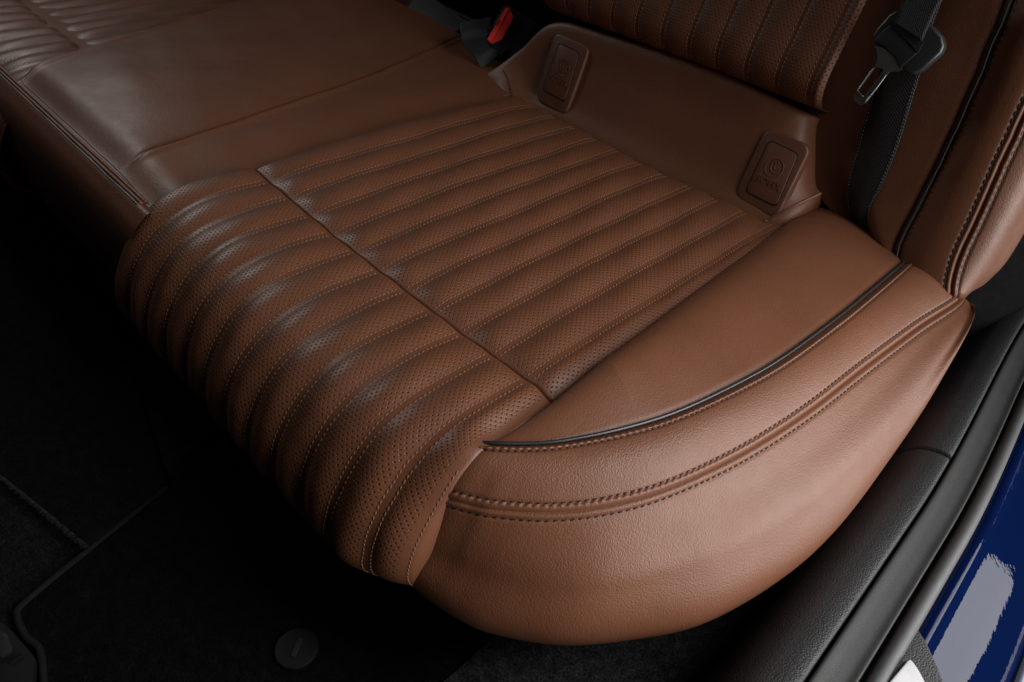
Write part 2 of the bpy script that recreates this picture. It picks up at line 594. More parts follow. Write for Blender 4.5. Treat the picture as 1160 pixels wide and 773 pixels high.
# denser near the seam
tq = np.concatenate([np.linspace(0, .014, 22), np.linspace(.016, sd_.max(1).min(), 90)])
side = np.array([[[np.interp(q, sd_[i], side[i, :, c]) for c in range(3)] for q in tq] for i in range(NU)])
sn = OUT3 * .8 + np.array([0, 0, .6])
side += sn[:, None, :] * seam_disp(tq)[None, :, None]
wr = .0002 * np.sin(np.linspace(0, 30, NU))[:, None] * np.sin(tq * 40)[None, :] * sm(.02, .06, tq)[None, :]
side += sn[:, None, :] * wr[..., None]
o_side = grid('side_panel', side, M_LEA, cushion)

b = MB()
q = band[:, np.argmin(np.abs(tv - .80))]
def rowat(dist):
    out = np.zeros((NU, 3))
    for i in range(NU):
        v = 1 - dist / wid[i]
        for c in range(3): out[i, c] = np.interp(v, tv, band[i, :, c])
    return out
b.stitches(rowat(.0070)[8:-40], bn[8:-40], .0046, .0016, .00054, .0002, .2)
b.build('stitching', M_BTHREAD, o_band)
b = MB()
rows = np.array([[np.interp(.0070, tq, side[i, :, c]) for c in range(3)] for i in range(NU)])
b.stitches(rows[8:-40], sn[8:-40], .0046, .0016, .00054, .0002, .2)
b.build('stitching', M_BTHREAD, o_side)
b = MB()
# single row beside the piping
def rowfrom(dist):
    return np.array([[np.interp(dist / wid[i], tv, band[i, :, c]) for c in range(3)] for i in range(NU)])
b.stitches(rowfrom(.0068)[10:-40], bn[10:-40], .0040, .0016, .0005, .0002, .2)
b.build('stitching', M_BTHREAD, o_band)

b = MB()
b.tube((cP + np.array([0, 0, .0010]))[17:], .0016, 10)
b.build('piping', M_PIPE, cushion)

# upper bolster panel between the insert and the piping
NW = 70
vy = np.linspace(-.082, .53, NU)
ex = .4165 - .026 * np.clip(vy / .42, 0, 1.2)
pu = catmull(ext(PIP, (-.022, -.012, -.008), (.000, .07, 0)), NU)
vE = np.stack([ex, vy, -.014 + .13 * (ex - .2375) ** 2 - .03 * sm(-.06, -.10, vy)], 1)
tv2 = np.linspace(0, 1, NW) ** 1.7
top = np.zeros((NU, NW, 3))
for j, v in enumerate(tv2):
    p = vE * (1 - v) + pu * v
    w = np.linalg.norm(vE[:, :2] - pu[:, :2], axis=1)
    H = np.minimum(.0255, .34 * w)
    g = math.sin(math.pi * v ** .46) ** .9 if 0 < v < 1 else 0
    top[:, j] = p + np.array([0, 0, 1.0]) * (H * g + .010 * (1 - v) ** 8 * 0)[:, None]
    top[:, j, 2] -= .0035 * math.exp(-((1 - v) / .03) ** 2)
o_top = grid('bolster_panel', top, M_LEAF, cushion)

# ------------------------------------------------------------------ middle of the bench
def mid_pt(x, y):
    x, y = np.broadcast_arrays(np.asarray(x, float), np.asarray(y, float))
    xc1 = -.132 - .205 * (y + .107)
    xc2 = -.445 - .40 * (y + .11)
    z = .004 + .009 * sm(-.045, -.135, x)
    z = z - .0022 * np.exp(-((x - xc1) / .003) ** 2) * sm(-.115, -.08, y) + .0026 * np.exp(-((x - xc1 - .007) / .005) ** 2) * sm(-.11, -.07, y)
    t = np.clip((x - xc1) / (xc2 - xc1), 0, 1)
    z = z + .012 * np.sin(math.pi * t) ** .7 * sm(-.125, 0, y)
    z = z - .016 * sm(0, -.016, x - xc2) + .003 * np.exp(-((x - xc2 - .008) / .006) ** 2)
    z = z - .014 * np.clip((x + .0555) / .008, 0, 1) ** 2
    z = z - .022 * sm(-.07, -.124, y) ** 1.5 * 0 - .0135 * sm(-.072, -.121, y) ** 1.5
    z = z + .012 * sm(.25, .5, y)
    z = z + .0006 * np.sin(x * 40 + y * 31) * np.sin(y * 52 - x * 17)
    return np.stack([x, y, z], -1)


xs = np.arange(-.80, -.0465, .0022)
ys = np.concatenate([np.linspace(-.121, -.09, 16, endpoint=False), np.linspace(-.09, .50, 120)])
XX, YY = np.meshgrid(xs, ys, indexing='ij')
keep = mid_pt(XX, YY)
grid('middle_panel', keep, M_LEAF, cushion)
# front face of the middle part, curving down from its seam
fy = catmull([(-.121, -.004), (-.1265, -.0015), (-.134, -.0065), (-.144, -.017), (-.151, -.035), (-.155, -.065), (-.155, -.095), (-.152, -.12), (-.145, -.13), (-.08, -.138)], 90)
xs = np.arange(-.85, -.03, .004)
F = np.array([[(x, a + .0, b + .0005 * math.sin(x * 60)) for a, b in fy] for x in xs])
o_front = grid('front_panel', F, M_LEA, cushion)
xl = np.arange(-.80, -.055, .003)
for yy in (-.1192, -.1238):
    b = MB()
    b.tube(np.array([(x, yy, -.0012) for x in xl]), .0022, 8)
    b.build('seam_roll', M_LEA, cushion)
b = MB()
for yy in (-.1150, -.1280):
    P = np.array([(x, yy, mid_pt(x, yy)[2] if yy > -.121 else -.0015) for x in xl])
    b.stitches(P, np.tile([0, -.3, 1.0], (len(P), 1)), .0038, .0014, .0005, .0002)
b.build('stitching', M_BTHREAD, o_front)
# the ribbed insert of the far seat place
ins2 = make_insert(cushion, -1.15, -.40, -26, -13, .45, False, .0025)
ins2.location.z = -.002

sb_o = [(-1.3, -.07), (.38, -.06), (.44, -.02), (.48, .05), (.50, .16), (.51, .45), (-1.3, .45)]
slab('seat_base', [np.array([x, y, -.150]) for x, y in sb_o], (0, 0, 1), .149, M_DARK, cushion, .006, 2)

# ------------------------------------------------------------------ panel below the backrest with the anchor covers
low = thing('lower_back_panel', 'smooth brown upholstered strip between the cushion and the backrest, with two anchor covers', 'seat panel')
bot = [at((556, 124), z=-.014), at((574, 124), z=.002), at((600, 119), y=.424), at((640, 142), y=.424), at((690, 169), y=.422), at((770, 211), y=.420), at((866, 258), y=.418),
       at((905, 241), y=.445), at((941, 218), y=.50), at((985, 203), y=.60)]
topc = [at((535, 88), z=.004), at((553, 84), y=.425), at((588, 60), y=.448), at((626, 31), y=.462), at((690, 46), y=.466), at((800, 84), y=.466), at((908, 135), y=.466),
        at((922, 142), y=.49), at((938, 150), y=.54), at((960, 152), y=.62)]
NB = 160
def seg2(c, k):
    full = catmull(c, 1200)
    i = np.argmin(np.linalg.norm(full - c[k], axis=1))
    return np.vstack([catmull(full[:i + 1:6], 110), catmull(full[i::6], NB - 109)[1:]])
cb, ct = seg2(bot, 6), seg2(topc, 6)
below = cb + np.array([0, -.004, -.03])
mid1 = cb * .72 + ct * .28 + np.array([0, .004, -.003])
mid2 = cb * .35 + ct * .65 + np.array([0, .004, 0])
bk1 = ct + np.array([0, .012, .004]); bk2 = ct + np.array([0, .03, -.006]); bk3 = ct + np.array([0, .05, -.05])
lowP = across([below, cb, mid1, mid2, ct, bk1, bk2, bk3], 70)
for _ in range(60):     # ease the turn beside the bolster
    lowP[100:-1] = lowP[100:-1] * .5 + (lowP[99:-2] + lowP[101:]) * .25
o_low = grid('panel', lowP, M_LEAF, low)
sl = [at((555, 86), y=.424), at((563, 100), y=.414), at((576, 124), y=.398)]
sP = lowP[13, 9:38]
b = MB(); b.stitches(sP, np.tile([.3, -.6, .7], (len(sP), 1)), .0042, .0016, .0008, .0008)
b.build('stitching', M_BTHREAD, o_low)
# crease beside the bolster
b = MB(); b.tube(catmull([at((868, 250), y=.416), at((898, 234), y=.425), at((930, 219), y=.452)], 30), .0016, 8)
b.build('crease', M_LEAF, low)


def text_mesh(txt, size, depth):
    cu = bpy.data.curves.new('lettering', 'FONT')
    cu.body, cu.size, cu.extrude, cu.align_x, cu.align_y = txt, size, depth, 'CENTER', 'CENTER'
    o = bpy.data.objects.new('lettering', cu)
    COL.objects.link(o)
    dg = bpy.context.evaluated_depsgraph_get()
    me = bpy.data.meshes.new_from_object(o.evaluated_get(dg))
    bpy.data.objects.remove(o)
    return me


def frame_of(quad):
    tl, tr, br, bl = quad
    c = (tl + tr + br + bl) / 4
    U = (tr + br - tl - bl) / 2
    V = (tl + tr - bl - br) / 2
    N = np.cross(U, V); N /= np.linalg.norm(N)
    return c, U, V, N


def anchor_cover(pix_out, pix_in, yb, yt, label):
    qo = [at(p, y=yt if i < 2 else yb) for i, p in enumerate(pix_out)]
    c, U, V, N = frame_of(qo)
    if N[1] > 0: N = -N
    # snap to one plane
    pl = lambda p: (lambda d: CAM + d * ((c - CAM) @ N) / (d @ N))(RT.T @ np.array([p[0] - 580.0, p[1] - 386.5, FOC]))
    outer = rounded([pl(p) + N * .0015 for p in pix_out], .013, 7)
    inn = rounded([pl(p) + N * .0015 for p in pix_in], .007, 7)
    fr = slab('anchor_cover', outer, N, .016, M_CAP, low, .0028, 3)
    gap = slab('gap', rounded([pl(p) + N * .0018 for p in pix_in], .007, 7), N, .003, M_CAPDK, fr)
    ci = sum(pl(p) for p in pix_in) / 4
    flap = slab('flap', [ci + (np.asarray(p) - ci) * .955 + N * .0009 for p in inn], N, .004, M_CAP, fr, .0006, 2)
    # emblem: ring with a seated child outline, and the lettering under it
    qi = [pl(p) for p in pix_in]
    ci, U, V, _ = frame_of(qi)
    wu, hv = np.linalg.norm(U), np.linalg.norm(V)
    Uh = U / wu; Vh = np.cross(N, Uh)
    if Vh @ V < 0: Vh = -Vh
    base = ci + N * .0026
    b = MB()
    a = np.linspace(0, 2 * math.pi, 40)
    rr = wu * .26
    e = base + V * .10
    b.tube([e + rr * (math.cos(t) * Uh + math.sin(t) * Vh) for t in a], .00045, 6, False)
    b.tube(catmull([e + rr * (x * Uh + y * Vh) for x, y in ((-.35, .75), (-.45, .2), (-.2, -.35), (.45, -.55), (.7, -.2))], 20), .00045, 6)
    b.tube(catmull([e + rr * (x * Uh + y * Vh) for x, y in ((-.05, .45), (.0, -.05), (.45, -.1), (.6, .15))], 20), .00045, 6)
    b.tube([e + rr * (.18 * math.cos(t) * Uh + (.62 + .18 * math.sin(t)) * Vh) for t in a[::3]], .00045, 6, False)
    b.build('emblem', M_CAP, fr)
    me = text_mesh('ISOFIX', wu * .29, .0003)
    o = link('lettering', me, M_CAP, fr, False)
    m = Matrix.Identity(4)
    p = base - V * .18 + N * .0001
    for r in range(3):
        m[r][0], m[r][1], m[r][2], m[r][3] = Uh[r], Vh[r], N[r], p[r]
    o.matrix_world = m
    return fr


anchor_cover([(629, 36), (669, 53), (641, 132), (606, 113)], [(634, 48), (658, 60), (641, 117), (615, 103)], .430, .459, '')
anchor_cover([(868, 144), (920, 166), (879, 250), (831, 222)], [(872, 158), (906, 174), (880, 236), (844, 218)], .427, .458, '')

# ------------------------------------------------------------------ ribbed backrest
back = thing('rear_seat_backrest', 'ribbed backrest, its brown darkened for shade, above the smooth strip, with perforated leather', 'backrest')
LEAN = .30
_bp = catmull([(.530, .118), (.500, .118), (.474, .126), (.458, .142), (.455, .165), (.468, .21), (.492, .29), (.53, .42), (.57, .55)], 300)
_bl = np.concatenate([[0], np.cumsum(np.linalg.norm(np.diff(_bp, axis=0), axis=1))])
_bty, _btz = np.gradient(_bp[:, 0], _bl), np.gradient(_bp[:, 1], _bl)
BX0 = X0 + .009


def back_pt(x, s):
    x, s = np.broadcast_arrays(np.asarray(x, float), np.asarray(s, float))
    y, z = np.interp(s, _bl, _bp[:, 0]), np.interp(s, _bl, _bp[:, 1])
    ty, tz = np.interp(s, _bl, _bty), np.interp(s, _bl, _btz)
    k = (x - BX0) / PITCH
    d = np.abs(k - np.round(k)) * PITCH
    qq = np.clip((d - .0024) / (.02 - .0024), 0, 1)
    h = .0032 * (1 - (1 - qq) ** 2) ** .85 * sm(.03, .12, s)
    h = h - .007 * np.clip((x - .3625) / .006, 0, 1) ** 2 * sm(.035, .09, s) - .012 * np.clip((-.048 - x) / .006, 0, 1) ** 2
    return np.stack([x + 0 * s, y - tz * h, z + ty * h], -1)


xs = np.arange(-.055, .3695, .00125); ss = np.linspace(0, _bl[-1], 130)
XX, SS = np.meshgrid(xs, ss, indexing='ij')
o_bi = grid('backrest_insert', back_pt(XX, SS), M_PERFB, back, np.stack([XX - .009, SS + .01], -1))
b = MB()
for k in range(0, 10):
    for sd in (-1, 1):
        s = np.arange(.07, _bl[-1] - .01, .003)
        x = np.full_like(s, BX0 + PITCH * k + sd * .0032)
        P = back_pt(x, s)
        b.stitches(P, np.tile([0, -.95, .3], (len(P), 1)), .0034, .0013, .0005, .0001, .2)
b.build('stitching', M_THREAD, o_bi)
# middle part of the backrest
mp = np.array([[(x, a + .018 + .03 * sm(-.06, -.3, x), bb - .0) for a, bb in _bp[::4]] for x in np.linspace(-.9, -.058, 60)])
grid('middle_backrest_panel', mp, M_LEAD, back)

fill = MB()
bx = [(-1.4, .60, -.05), (.42, .60, -.05), (.42, .60, .14), (-1.4, .60, .14), (-1.4, .75, -.05), (.42, .75, -.05), (.42, .75, .14), (-1.4, .75, .14)]
fill.add(bx, [(0, 1, 2, 3), (4, 7, 6, 5), (0, 4, 5, 1), (3, 2, 6, 7), (0, 3, 7, 4), (1, 5, 6, 2)])
fill.build('lower_shell', M_BLKM, back, False)

# wall of the buckle pocket in the middle
pl_ = loft([[at((430, -30), y=.60), at((500, 6), y=.60), at((560, 34), y=.60), at((640, 70), y=.60)],
            [at((420, -12), y=.585), at((490, 22), y=.585), at((552, 52), y=.585), at((632, 90), y=.585)],
            [at((400, 40), y=.575), at((470, 80), y=.575), at((540, 110), y=.575), at((620, 150), y=.575)]], 40, 24)
pk = grid('pocket_lining', pl_, M_LEAF, back)
b = MB(); b.tube(pl_[:, 0] + np.array([0, -.004, 0]), .006, 10); b.build('rolled_edge', M_LEAF, pk)

# ------------------------------------------------------------------ side bolster of the backrest
bol = thing('backrest_side_bolster', 'thick brown leather side bolster of the backrest with black piping and double black stitching', 'seat bolster')
LB = .26
lA0 = [at_lean(p, .474, LB) for p in [(985, -70), (958, 0), (932, 70), (914, 130), (913, 178), (931, 226), (985, 278)]]
lA = [at_lean(p, .470, LB) for p in [(1035, -70), (1008, 0), (980, 75), (960, 140), (956, 190), (975, 245), (1000, 290)]]
lB0 = [at_lean(p, .456, LB) for p in [(1100, -70), (1072, 0), (1040, 80), (1010, 160), (990, 215), (993, 265), (1008, 296)]]
lB = [at_lean(p, .455, LB) for p in [(1178, -70), (1145, 0), (1113, 77), (1077, 160), (1045, 225), (1020, 275), (1014, 300)]]
lB2 = [at_lean(p, .448, LB) for p in [(1225, -70), (1188, 0), (1152, 77), (1113, 160), (1080, 230), (1052, 290), (1044, 319)]]
lC = [at_lean(p, .450, LB) for p in [(1262, -70), (1222, 0), (1184, 77), (1148, 155), (1114, 232), (1086, 293), (1076, 331)]]
lD0 = [at_lean(p, .464, LB) for p in [(1290, -40), (1252, 30), (1210, 110), (1172, 185), (1138, 253), (1112, 300), (1094, 333)]]
lD = [at_lean(p, .500, LB) for p in [(1310, -20), (1270, 50), (1228, 125), (1186, 195), (1150, 262), (1124, 306), (1106, 326)]]
lE = [p + np.array([.004, .05, .0]) for p in lD]
lE2 = [p + np.array([-.02, .12, .0]) for p in lD]
lines = [lA0, lA, lB0, lB, lB2, lC, lD0, lD, lE, lE2]
NBL = 120
full = [catmull(l, NBL) for l in lines]
# tuck the lower end under and back
tk = []
for c in full:
    t = c[-1] - c[-2]; t /= np.linalg.norm(t)
    e1 = c[-1] + t * .006 + np.array([-.001, .005, -.003]); e2 = e1 + np.array([-.002, .014, -.006]); e3 = e2 + np.array([-.004, .05, -.01])
    tk.append(np.vstack([c, e1, e2, e3]))
G = across(tk, 150)
mj = lambda i: int(round(i / (len(lines) - 1) * 149))
# index of each control line inside the even resampling of every row is found by nearest point
def line_cols(ci):
    return np.array([np.argmin(np.linalg.norm(G[i] - tk[ci][i], axis=1)) for i in range(G.shape[0])])
jB, jC = line_cols(3), line_cols(5)
dist = np.concatenate([np.zeros((G.shape[0], 1)), np.cumsum(np.linalg.norm(np.diff(G, axis=1), axis=2), axis=1)], 1)
GN = np.cross(np.gradient(G, axis=0), np.gradient(G, axis=1)); GN /= np.linalg.norm(GN, axis=2)[..., None] + 1e-9
if GN[60, 70, 1] > 0: GN = -GN


def line_dist(ci):
    """arc distance of every grid column from control line ci"""
    out = []
    for i in range(G.shape[0]):
        dd = np.linalg.norm(G[i] - tk[ci][i], axis=1)
        out.append(dist[i, np.argmin(dd)])
    o = np.array(out)
    k = np.ones(9) / 9
    return np.convolve(np.pad(o, 4, 'edge'), k, 'valid')


dB, dC = line_dist(3), line_dist(5)


def resample(offs):
    """rows resampled to given arc distances (n_rows, n)"""
    out = np.zeros((G.shape[0], offs.shape[1], 3)); nn = np.zeros_like(out)
    for i in range(G.shape[0]):
        for c in range(3):
            out[i, :, c] = np.interp(offs[i], dist[i], G[i, :, c]); nn[i, :, c] = np.interp(offs[i], dist[i], GN[i, :, c])
    return out, nn


mB, mC = dB[:, None], dC[:, None]
inner_o = mB * np.linspace(0, 1, 50)[None, :] ** .8
Pi, Ni = resample(inner_o)
Pi = Pi - Ni * (.004 * np.exp(-((mB - inner_o) / .006) ** 2))[..., None]
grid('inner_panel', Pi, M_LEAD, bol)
den = np.unique(np.concatenate([np.linspace(0, 1, 40), np.linspace(.6, 1.0, 60)]))
mid_o = mB + (mC - mB) * den[None, :]
Pm, Nm = resample(mid_o)
Pm = Pm + Nm * (seam_disp(mC - mid_o) * 1.2 - .003 * np.exp(-((mid_o - mB) / .004) ** 2) + .002 * np.sin(math.pi * den)[None, :])[..., None]
o_mid = grid('front_panel', Pm, M_LEAF, bol)
endd = dist[:, -1:]
den2 = np.unique(np.concatenate([np.linspace(0, 1, 60), np.linspace(0, .12, 40)]))
out_o = mC + (endd - mC) * den2[None, :]
Po, No = resample(out_o)
Po = Po + No * (seam_disp(out_o - mC) * 1.2)[..., None]
o_out = grid('outer_panel', Po, M_LEA, bol)
b = MB()
bkc = [catmull([p + np.array(o_) for p in lD], 60) for o_ in ((-.022, .118, 0), (-.03, .25, 0), (-.10, .30, 0), (-.25, .30, 0))]
grid('rear_panel', across(bkc, 40), M_LEAD, bol)
pc, pn = resample(mB + 0 * mB)
b.tube(pc[:-1, 0] + pn[:-1, 0] * .0004, .0015, 10)
b.build('piping', M_PIPE, bol)
b = MB()
for base, off, pa in ((mB, .0062, o_mid), (mC, -.0070, o_mid), (mC, .0070, o_out)):
    b = MB()
    p, n = resample(base + off)
    b.stitches(p[:-2, 0], n[:-2, 0], .0048, .0018, .00060, .0004, .2)
    b.build('stitching', M_BTHREAD, pa)

# ------------------------------------------------------------------ seat belt
belt = thing('seat_belt', 'black seat belt webbing hanging in front of the side bolster with a metal tongue', 'seat belt')
Lw = [(1038, -45), (1021, 0), (1013, 30), (1003, 62), (986, 114), (972, 165), (960, 211), (962, 240), (972, 262), (985, 285)]
Rw = [(1086, -45), (1067, 0), (1055, 32), (1046, 70), (1034, 110), (1017, 166), (998, 212), (986, 237), (988, 264), (994, 285)]
yw = [.425, .425, .420, .432, .440, .448, .458, .468, .48, .50]
Lp = [at_lean(p, y, .26) for p, y in zip(Lw, yw)]; Rp = [at_lean(p, y - .01, .26) for p, y in zip(Rw, yw)]
W = loft([Lp, [(a + c) / 2 + np.array([0, -.003, 0]) for a, c in zip(Lp, Rp)], Rp], 90, 22)
vv = np.cumsum(np.concatenate([[0], np.linalg.norm(np.diff(W[:, 11], axis=0), axis=1)]))
UVw = np.stack([np.tile(np.linspace(0, .048, 22), (90, 1)), np.tile(vv[:, None], (1, 22))], -1)
o_w = grid('webbing', W, M_WEB, belt, UVw)
sol = o_w.modifiers.new('thickness', 'SOLIDIFY'); sol.thickness = .0014
b = MB()
for j in (1, 20):
    b.stitches(W[:, j] + np.array([0, -.0009, 0]), np.tile([0, -1, .2], (90, 1)), .0022, .0016, .0003, .0)
b.build('edge_stitching', plain('grey_thread', (.09, .09, .09), .6), o_w)
TY = .402
tp = lambda pts, d=0: [at_lean((920 + x / 6.444, y / 6.444), TY + d, .26) for x, y in pts]
NF = np.array([0, -1, .26]); NF /= np.linalg.norm(NF)
body = tp([(432, 265), (470, 205), (560, 105), (615, 68), (660, 66), (740, 100), (880, 190), (950, 265), (965, 330), (940, 385), (800, 515), (735, 545), (668, 522), (640, 470), (560, 385), (470, 325), (436, 310)])
o_t = slab('tongue_grip', body, NF, .016, M_BLK, belt, .0045, 4)
ins_p = tp([(560, 180), (600, 180), (770, 385), (755, 400), (640, 500), (600, 420), (530, 350), (450, 310), (445, 285)], -.002)
slab('tongue_cover', ins_p, NF, .004, M_BLKM, o_t, .0015, 2)
slot = tp([(570, 175), (640, 150), (815, 300), (775, 385)], -.0032)
slab('slot', slot, NF, .002, plain('slot_black', (.003, .003, .003), .8), o_t)
# webbing end coming down into the grip's slot
fr_ = loft([tp([(668, -40), (640, 60), (600, 170)], -.006), tp([(960, -40), (880, 120), (800, 305)], -.006)], 20, 12)
UVf = np.stack([np.tile(np.linspace(0, .048, 12), (20, 1)), np.tile(np.linspace(0, .05, 20)[:, None], (1, 12))], -1)
o_f = grid('webbing_fold', fr_, M_WEB, belt, UVf)
o_f.modifiers.new('thickness', 'SOLIDIFY').thickness = .0014
po = tp([(455, 335), (520, 350), (590, 400), (640, 465), (660, 512), (620, 522), (570, 522), (545, 545), (470, 650), (385, 755), (345, 765), (310, 735), (300, 700), (322, 655), (400, 555), (462, 480), (478, 420), (470, 370)], -.001)
ph = tp([(505, 500), (508, 500), (511, 500), (514, 501), (516, 503), (518, 505), (519, 508), (520, 511), (519, 514), (500, 542), (445, 620), (372, 708), (366, 707), (350, 688), (332, 662), (400, 572), (455, 497), (480, 492)], -.001)
slab('tongue_plate', po, NF, .0026, M_STEELD, belt, .0, hole=ph)
b = MB()
b.tube(catmull(tp([(548, 536), (470, 643), (383, 750)], -.0022), 16), .0007, 6)
b.tube(catmull(tp([(455, 492), (400, 560), (329, 660)], -.0022), 16), .0006, 6)
b.tube(catmull(tp([(329, 660), (348, 684), (370, 706)], -.0022), 16), .0006, 6)
b.build('bright_edge', M_STEEL, belt)

# ------------------------------------------------------------------ buckles in the gap
bk = thing('belt_buckle', 'black seat belt buckle with a red press button standing in the seat gap', 'buckle')
z1 = lambda pts, y: [at((440 + x / 4.833, yy / 4.833), y=y) for x, yy in pts]
NB2 = RT.T @ np.array([0.12, -.25, -1.0]); NB2 /= np.linalg.norm(NB2)
def onpl(pts, c, N): 
    r = []
    for x, yy in pts:
        d = RT.T @ np.array([440 + x / 4.833 - 580.0, yy / 4.833 - 386.5, FOC])
        r.append(CAM + d * ((c - CAM) @ N) / (d @ N))
    return r
bc = at((568, 30), y=.495)
slab('housing', rounded(onpl([(528, 212), (630, 30), (665, 28), (728, 76), (820, 128), (612, 300), (565, 268)], bc, NB2), .004, 4), NB2, .035, M_BLK, bk, .003, 3)
slab('bezel', rounded(onpl([(534, 212), (640, 34), (668, 34), (716, 78), (592, 262), (560, 250)], bc + NB2 * .003, NB2), .003, 4), NB2, .01, M_BLKM, bk, .0012, 3)
o_red = slab('button', rounded(onpl([(541, 216), (640, 46), (660, 40), (684, 95), (622, 214), (566, 236)], bc + NB2 * .0055, NB2), .002, 4), NB2, .008, M_RED, bk, .0012, 3)
ridge = onpl([(562, 226), (655, 52)], bc + NB2 * .0057, NB2)
b = MB(); b.tube(catmull(ridge, 10), .0009, 8); b.build('button_ridge', M_RED, o_red)
me = text_mesh('PRESS', .0052, .0002)
o = link('lettering', me, M_REDD, o_red, False)
a_, b_ = onpl([(568, 190), (640, 66)], bc + NB2 * .0058, NB2)
Uh = (b_ - a_) / np.linalg.norm(b_ - a_); Vh = np.cross(NB2, Uh)
m = Matrix.Identity(4); pc_ = (a_ + b_) / 2 - Vh * (-.0012)
for r in range(3):
    m[r][0], m[r][1], m[r][2], m[r][3] = Uh[r], Vh[r], NB2[r], pc_[r]
o.matrix_world = m
slv = loft([onpl([(400, 130), (470, 115), (570, 100)], bc - NB2 * .004, NB2), onpl([(395, 170), (465, 150), (545, 165)], bc + NB2 * .004, NB2),
            onpl([(405, 230), (470, 215), (535, 215)], bc + NB2 * .002, NB2), onpl([(460, 300), (500, 290), (560, 262)], bc + NB2 * .003, NB2),
            onpl([(500, 380), (530, 375), (620, 290)], bc - NB2 * .006, NB2)], 24, 30)
slv += (np.sin(np.linspace(0, 9, 30))[None, :, None] * .0015) * NB2
o_s = grid('sleeve', slv, M_BLKM, bk)
o_s.modifiers.new('thickness', 'SOLIDIFY').thickness = .002

bk2 = thing('belt_buckle', 'flat black buckle lying in the seat gap left of the red button', 'buckle')
N3 = RT.T @ np.array([-.1, -.55, -1.0]); N3 /= np.linalg.norm(N3)
c3 = at((490, 22), y=.505)
slab('housing', rounded(onpl([(55, 108), (150, -20), (230, -20), (432, 118), (330, 262), (295, 240)], c3, N3), .003, 4), N3, .03, M_SLATE, bk2, .002, 3)
b = MB(); b.tube(catmull(onpl([(318, 240), (335, 205), (400, 150), (430, 122)], c3 + N3 * .001, N3), 20), .0035, 10)
b.build('rim', M_SLATE, bk2)

pg = loft([[at((430, 20), y=.58), at((500, 65), y=.56), at((580, 90), y=.53), at((660, 60), y=.56)],
           [at((430, -20), y=.66), at((500, 5), y=.66), at((580, 20), y=.66), at((660, 20), y=.66)]], 20, 10)
grid('pocket_floor', pg - np.array([0, 0, .02]), M_BLKM, back)

# ------------------------------------------------------------------ floor
ys = np.linspace(-1.0, 1.0, 120)
prof = [(-1.2, -.30), (.40, -.30), (.50, -.298), (.56, -.285), (.60, -.255), (.625, -.20), (.635, -.16), (.645, -.15)]
pc2 = catmull(prof, 90)
FL = np.array([[(x, y, z + .0015 * math.sin(37 * x + 23 * y) * math.sin(41 * y - 9 * x)) for x, z in pc2] for y in ys])
tag(grid('floor', FL, M_CARPET), kind='structure')
sc_x = catmull([(a, b + .004) for a, b in prof[1:]], 60)  # strip added over the floor: same carpet, lightened to stand in for door light
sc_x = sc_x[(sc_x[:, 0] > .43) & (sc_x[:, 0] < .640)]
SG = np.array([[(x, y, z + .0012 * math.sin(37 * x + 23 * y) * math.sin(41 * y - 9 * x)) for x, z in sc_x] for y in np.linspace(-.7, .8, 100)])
tag(grid('lit_carpet_strip', SG, carpet_mat('lit_carpet', (.042, .042, .043))), 'added strip of the floor carpet, lightened for door light, between the brown seat side and the black sill trim', 'carpet')
mt = thing('floor_mat', 'black floor mat lying in the dark footwell, held by a round fastener', 'floor mat')
zf = -.292
mo = [at(p, z=zf) for p in [(190, 552), (160, 575), (97, 626), (28, 683), (20, 700), (30, 722), (46, 740), (50, 800), (46, 900)]] + [np.array([.44, -.75, zf]), np.array([.43, -.28, zf]), np.array([.42, -.12, zf]), np.array([.15, -.05, zf]), np.array([.0, -.08, zf])]
mo = [np.array([p[0], p[1], zf]) for p in mo]
slab('mat', mo, (0, 0, 1), .006, M_MAT, mt, .0015, 2)
b = MB(); b.tube(catmull(mo[:9], 120), .0035, 8); b.build('binding', plain('black_binding', (.005, .005, .005), .8, .2), mt)
fc = at((336, 735), z=zf + .003)
ringp = lambda r, z: [fc + np.array([r * math.cos(t), r * math.sin(t), z]) for t in np.linspace(0, 2 * math.pi, 40, endpoint=False)]
o_fa = slab('fastener', ringp(.0205, .002), (0, 0, 1), .006, plain('dark_grey_plastic', (.0065, .007, .0072), .6, .2), mt, .0012, 3)
sl_ = at((331, 744), z=fc[2] + .003), at((341, 722), z=fc[2] + .003)
dv = sl_[1] - sl_[0]; pv = np.cross(dv, [0, 0, 1]); pv = pv / np.linalg.norm(pv) * .0028
slab('knob', rounded([sl_[0] - pv, sl_[0] + pv, sl_[1] + pv, sl_[1] - pv], .0025, 5), (0, 0, 1), .004, M_BLKM, o_fa, .0008, 2)
M_CARPET2 = carpet_mat('dark_tunnel_carpet', (.005, .005, .0052))
tc = thing('tunnel_carpet', 'black carpet piece with a frayed edge on the raised middle of the floor', 'carpet')
zt = -.286
q_ = [at(p, z=zt) for p in [(-60, 490), (0, 537), (50, 577), (100, 618)]] + [at((190, 545), z=zt), at((120, 330), z=zt), at((-80, 250), z=zt)]
slab('carpet', [np.array([p[0], p[1], zt]) for p in q_], (0, 0, 1), .012, M_CARPET2, tc, .003, 2)
b = MB()
e_ = catmull(q_[:4], 200)
for i in range(520):
    p = e_[rng.integers(0, 200)]
    d = np.array([rng.normal(0, .002), -.003 - .004 * rng.random(), rng.normal(.0005, .0015)])
    b.tube([p, p + d * .5 + np.array([0, 0, .001]), p + d], .0003, 4)
b.build('frayed_edge', plain('grey_fibre', (.03, .03, .03), .9, .1), tc)
sr = thing('seat_rail_cover', 'black plastic seat rail cover at the edge of the floor mat', 'rail cover')
slab('cover', rounded([at(p, z=-.283) for p in [(-30, 700), (4, 705), (20, 722), (40, 745), (34, 790), (-30, 800)]], .005, 4), (0, 0, 1), .02, M_RAIL, sr, .002, 2)
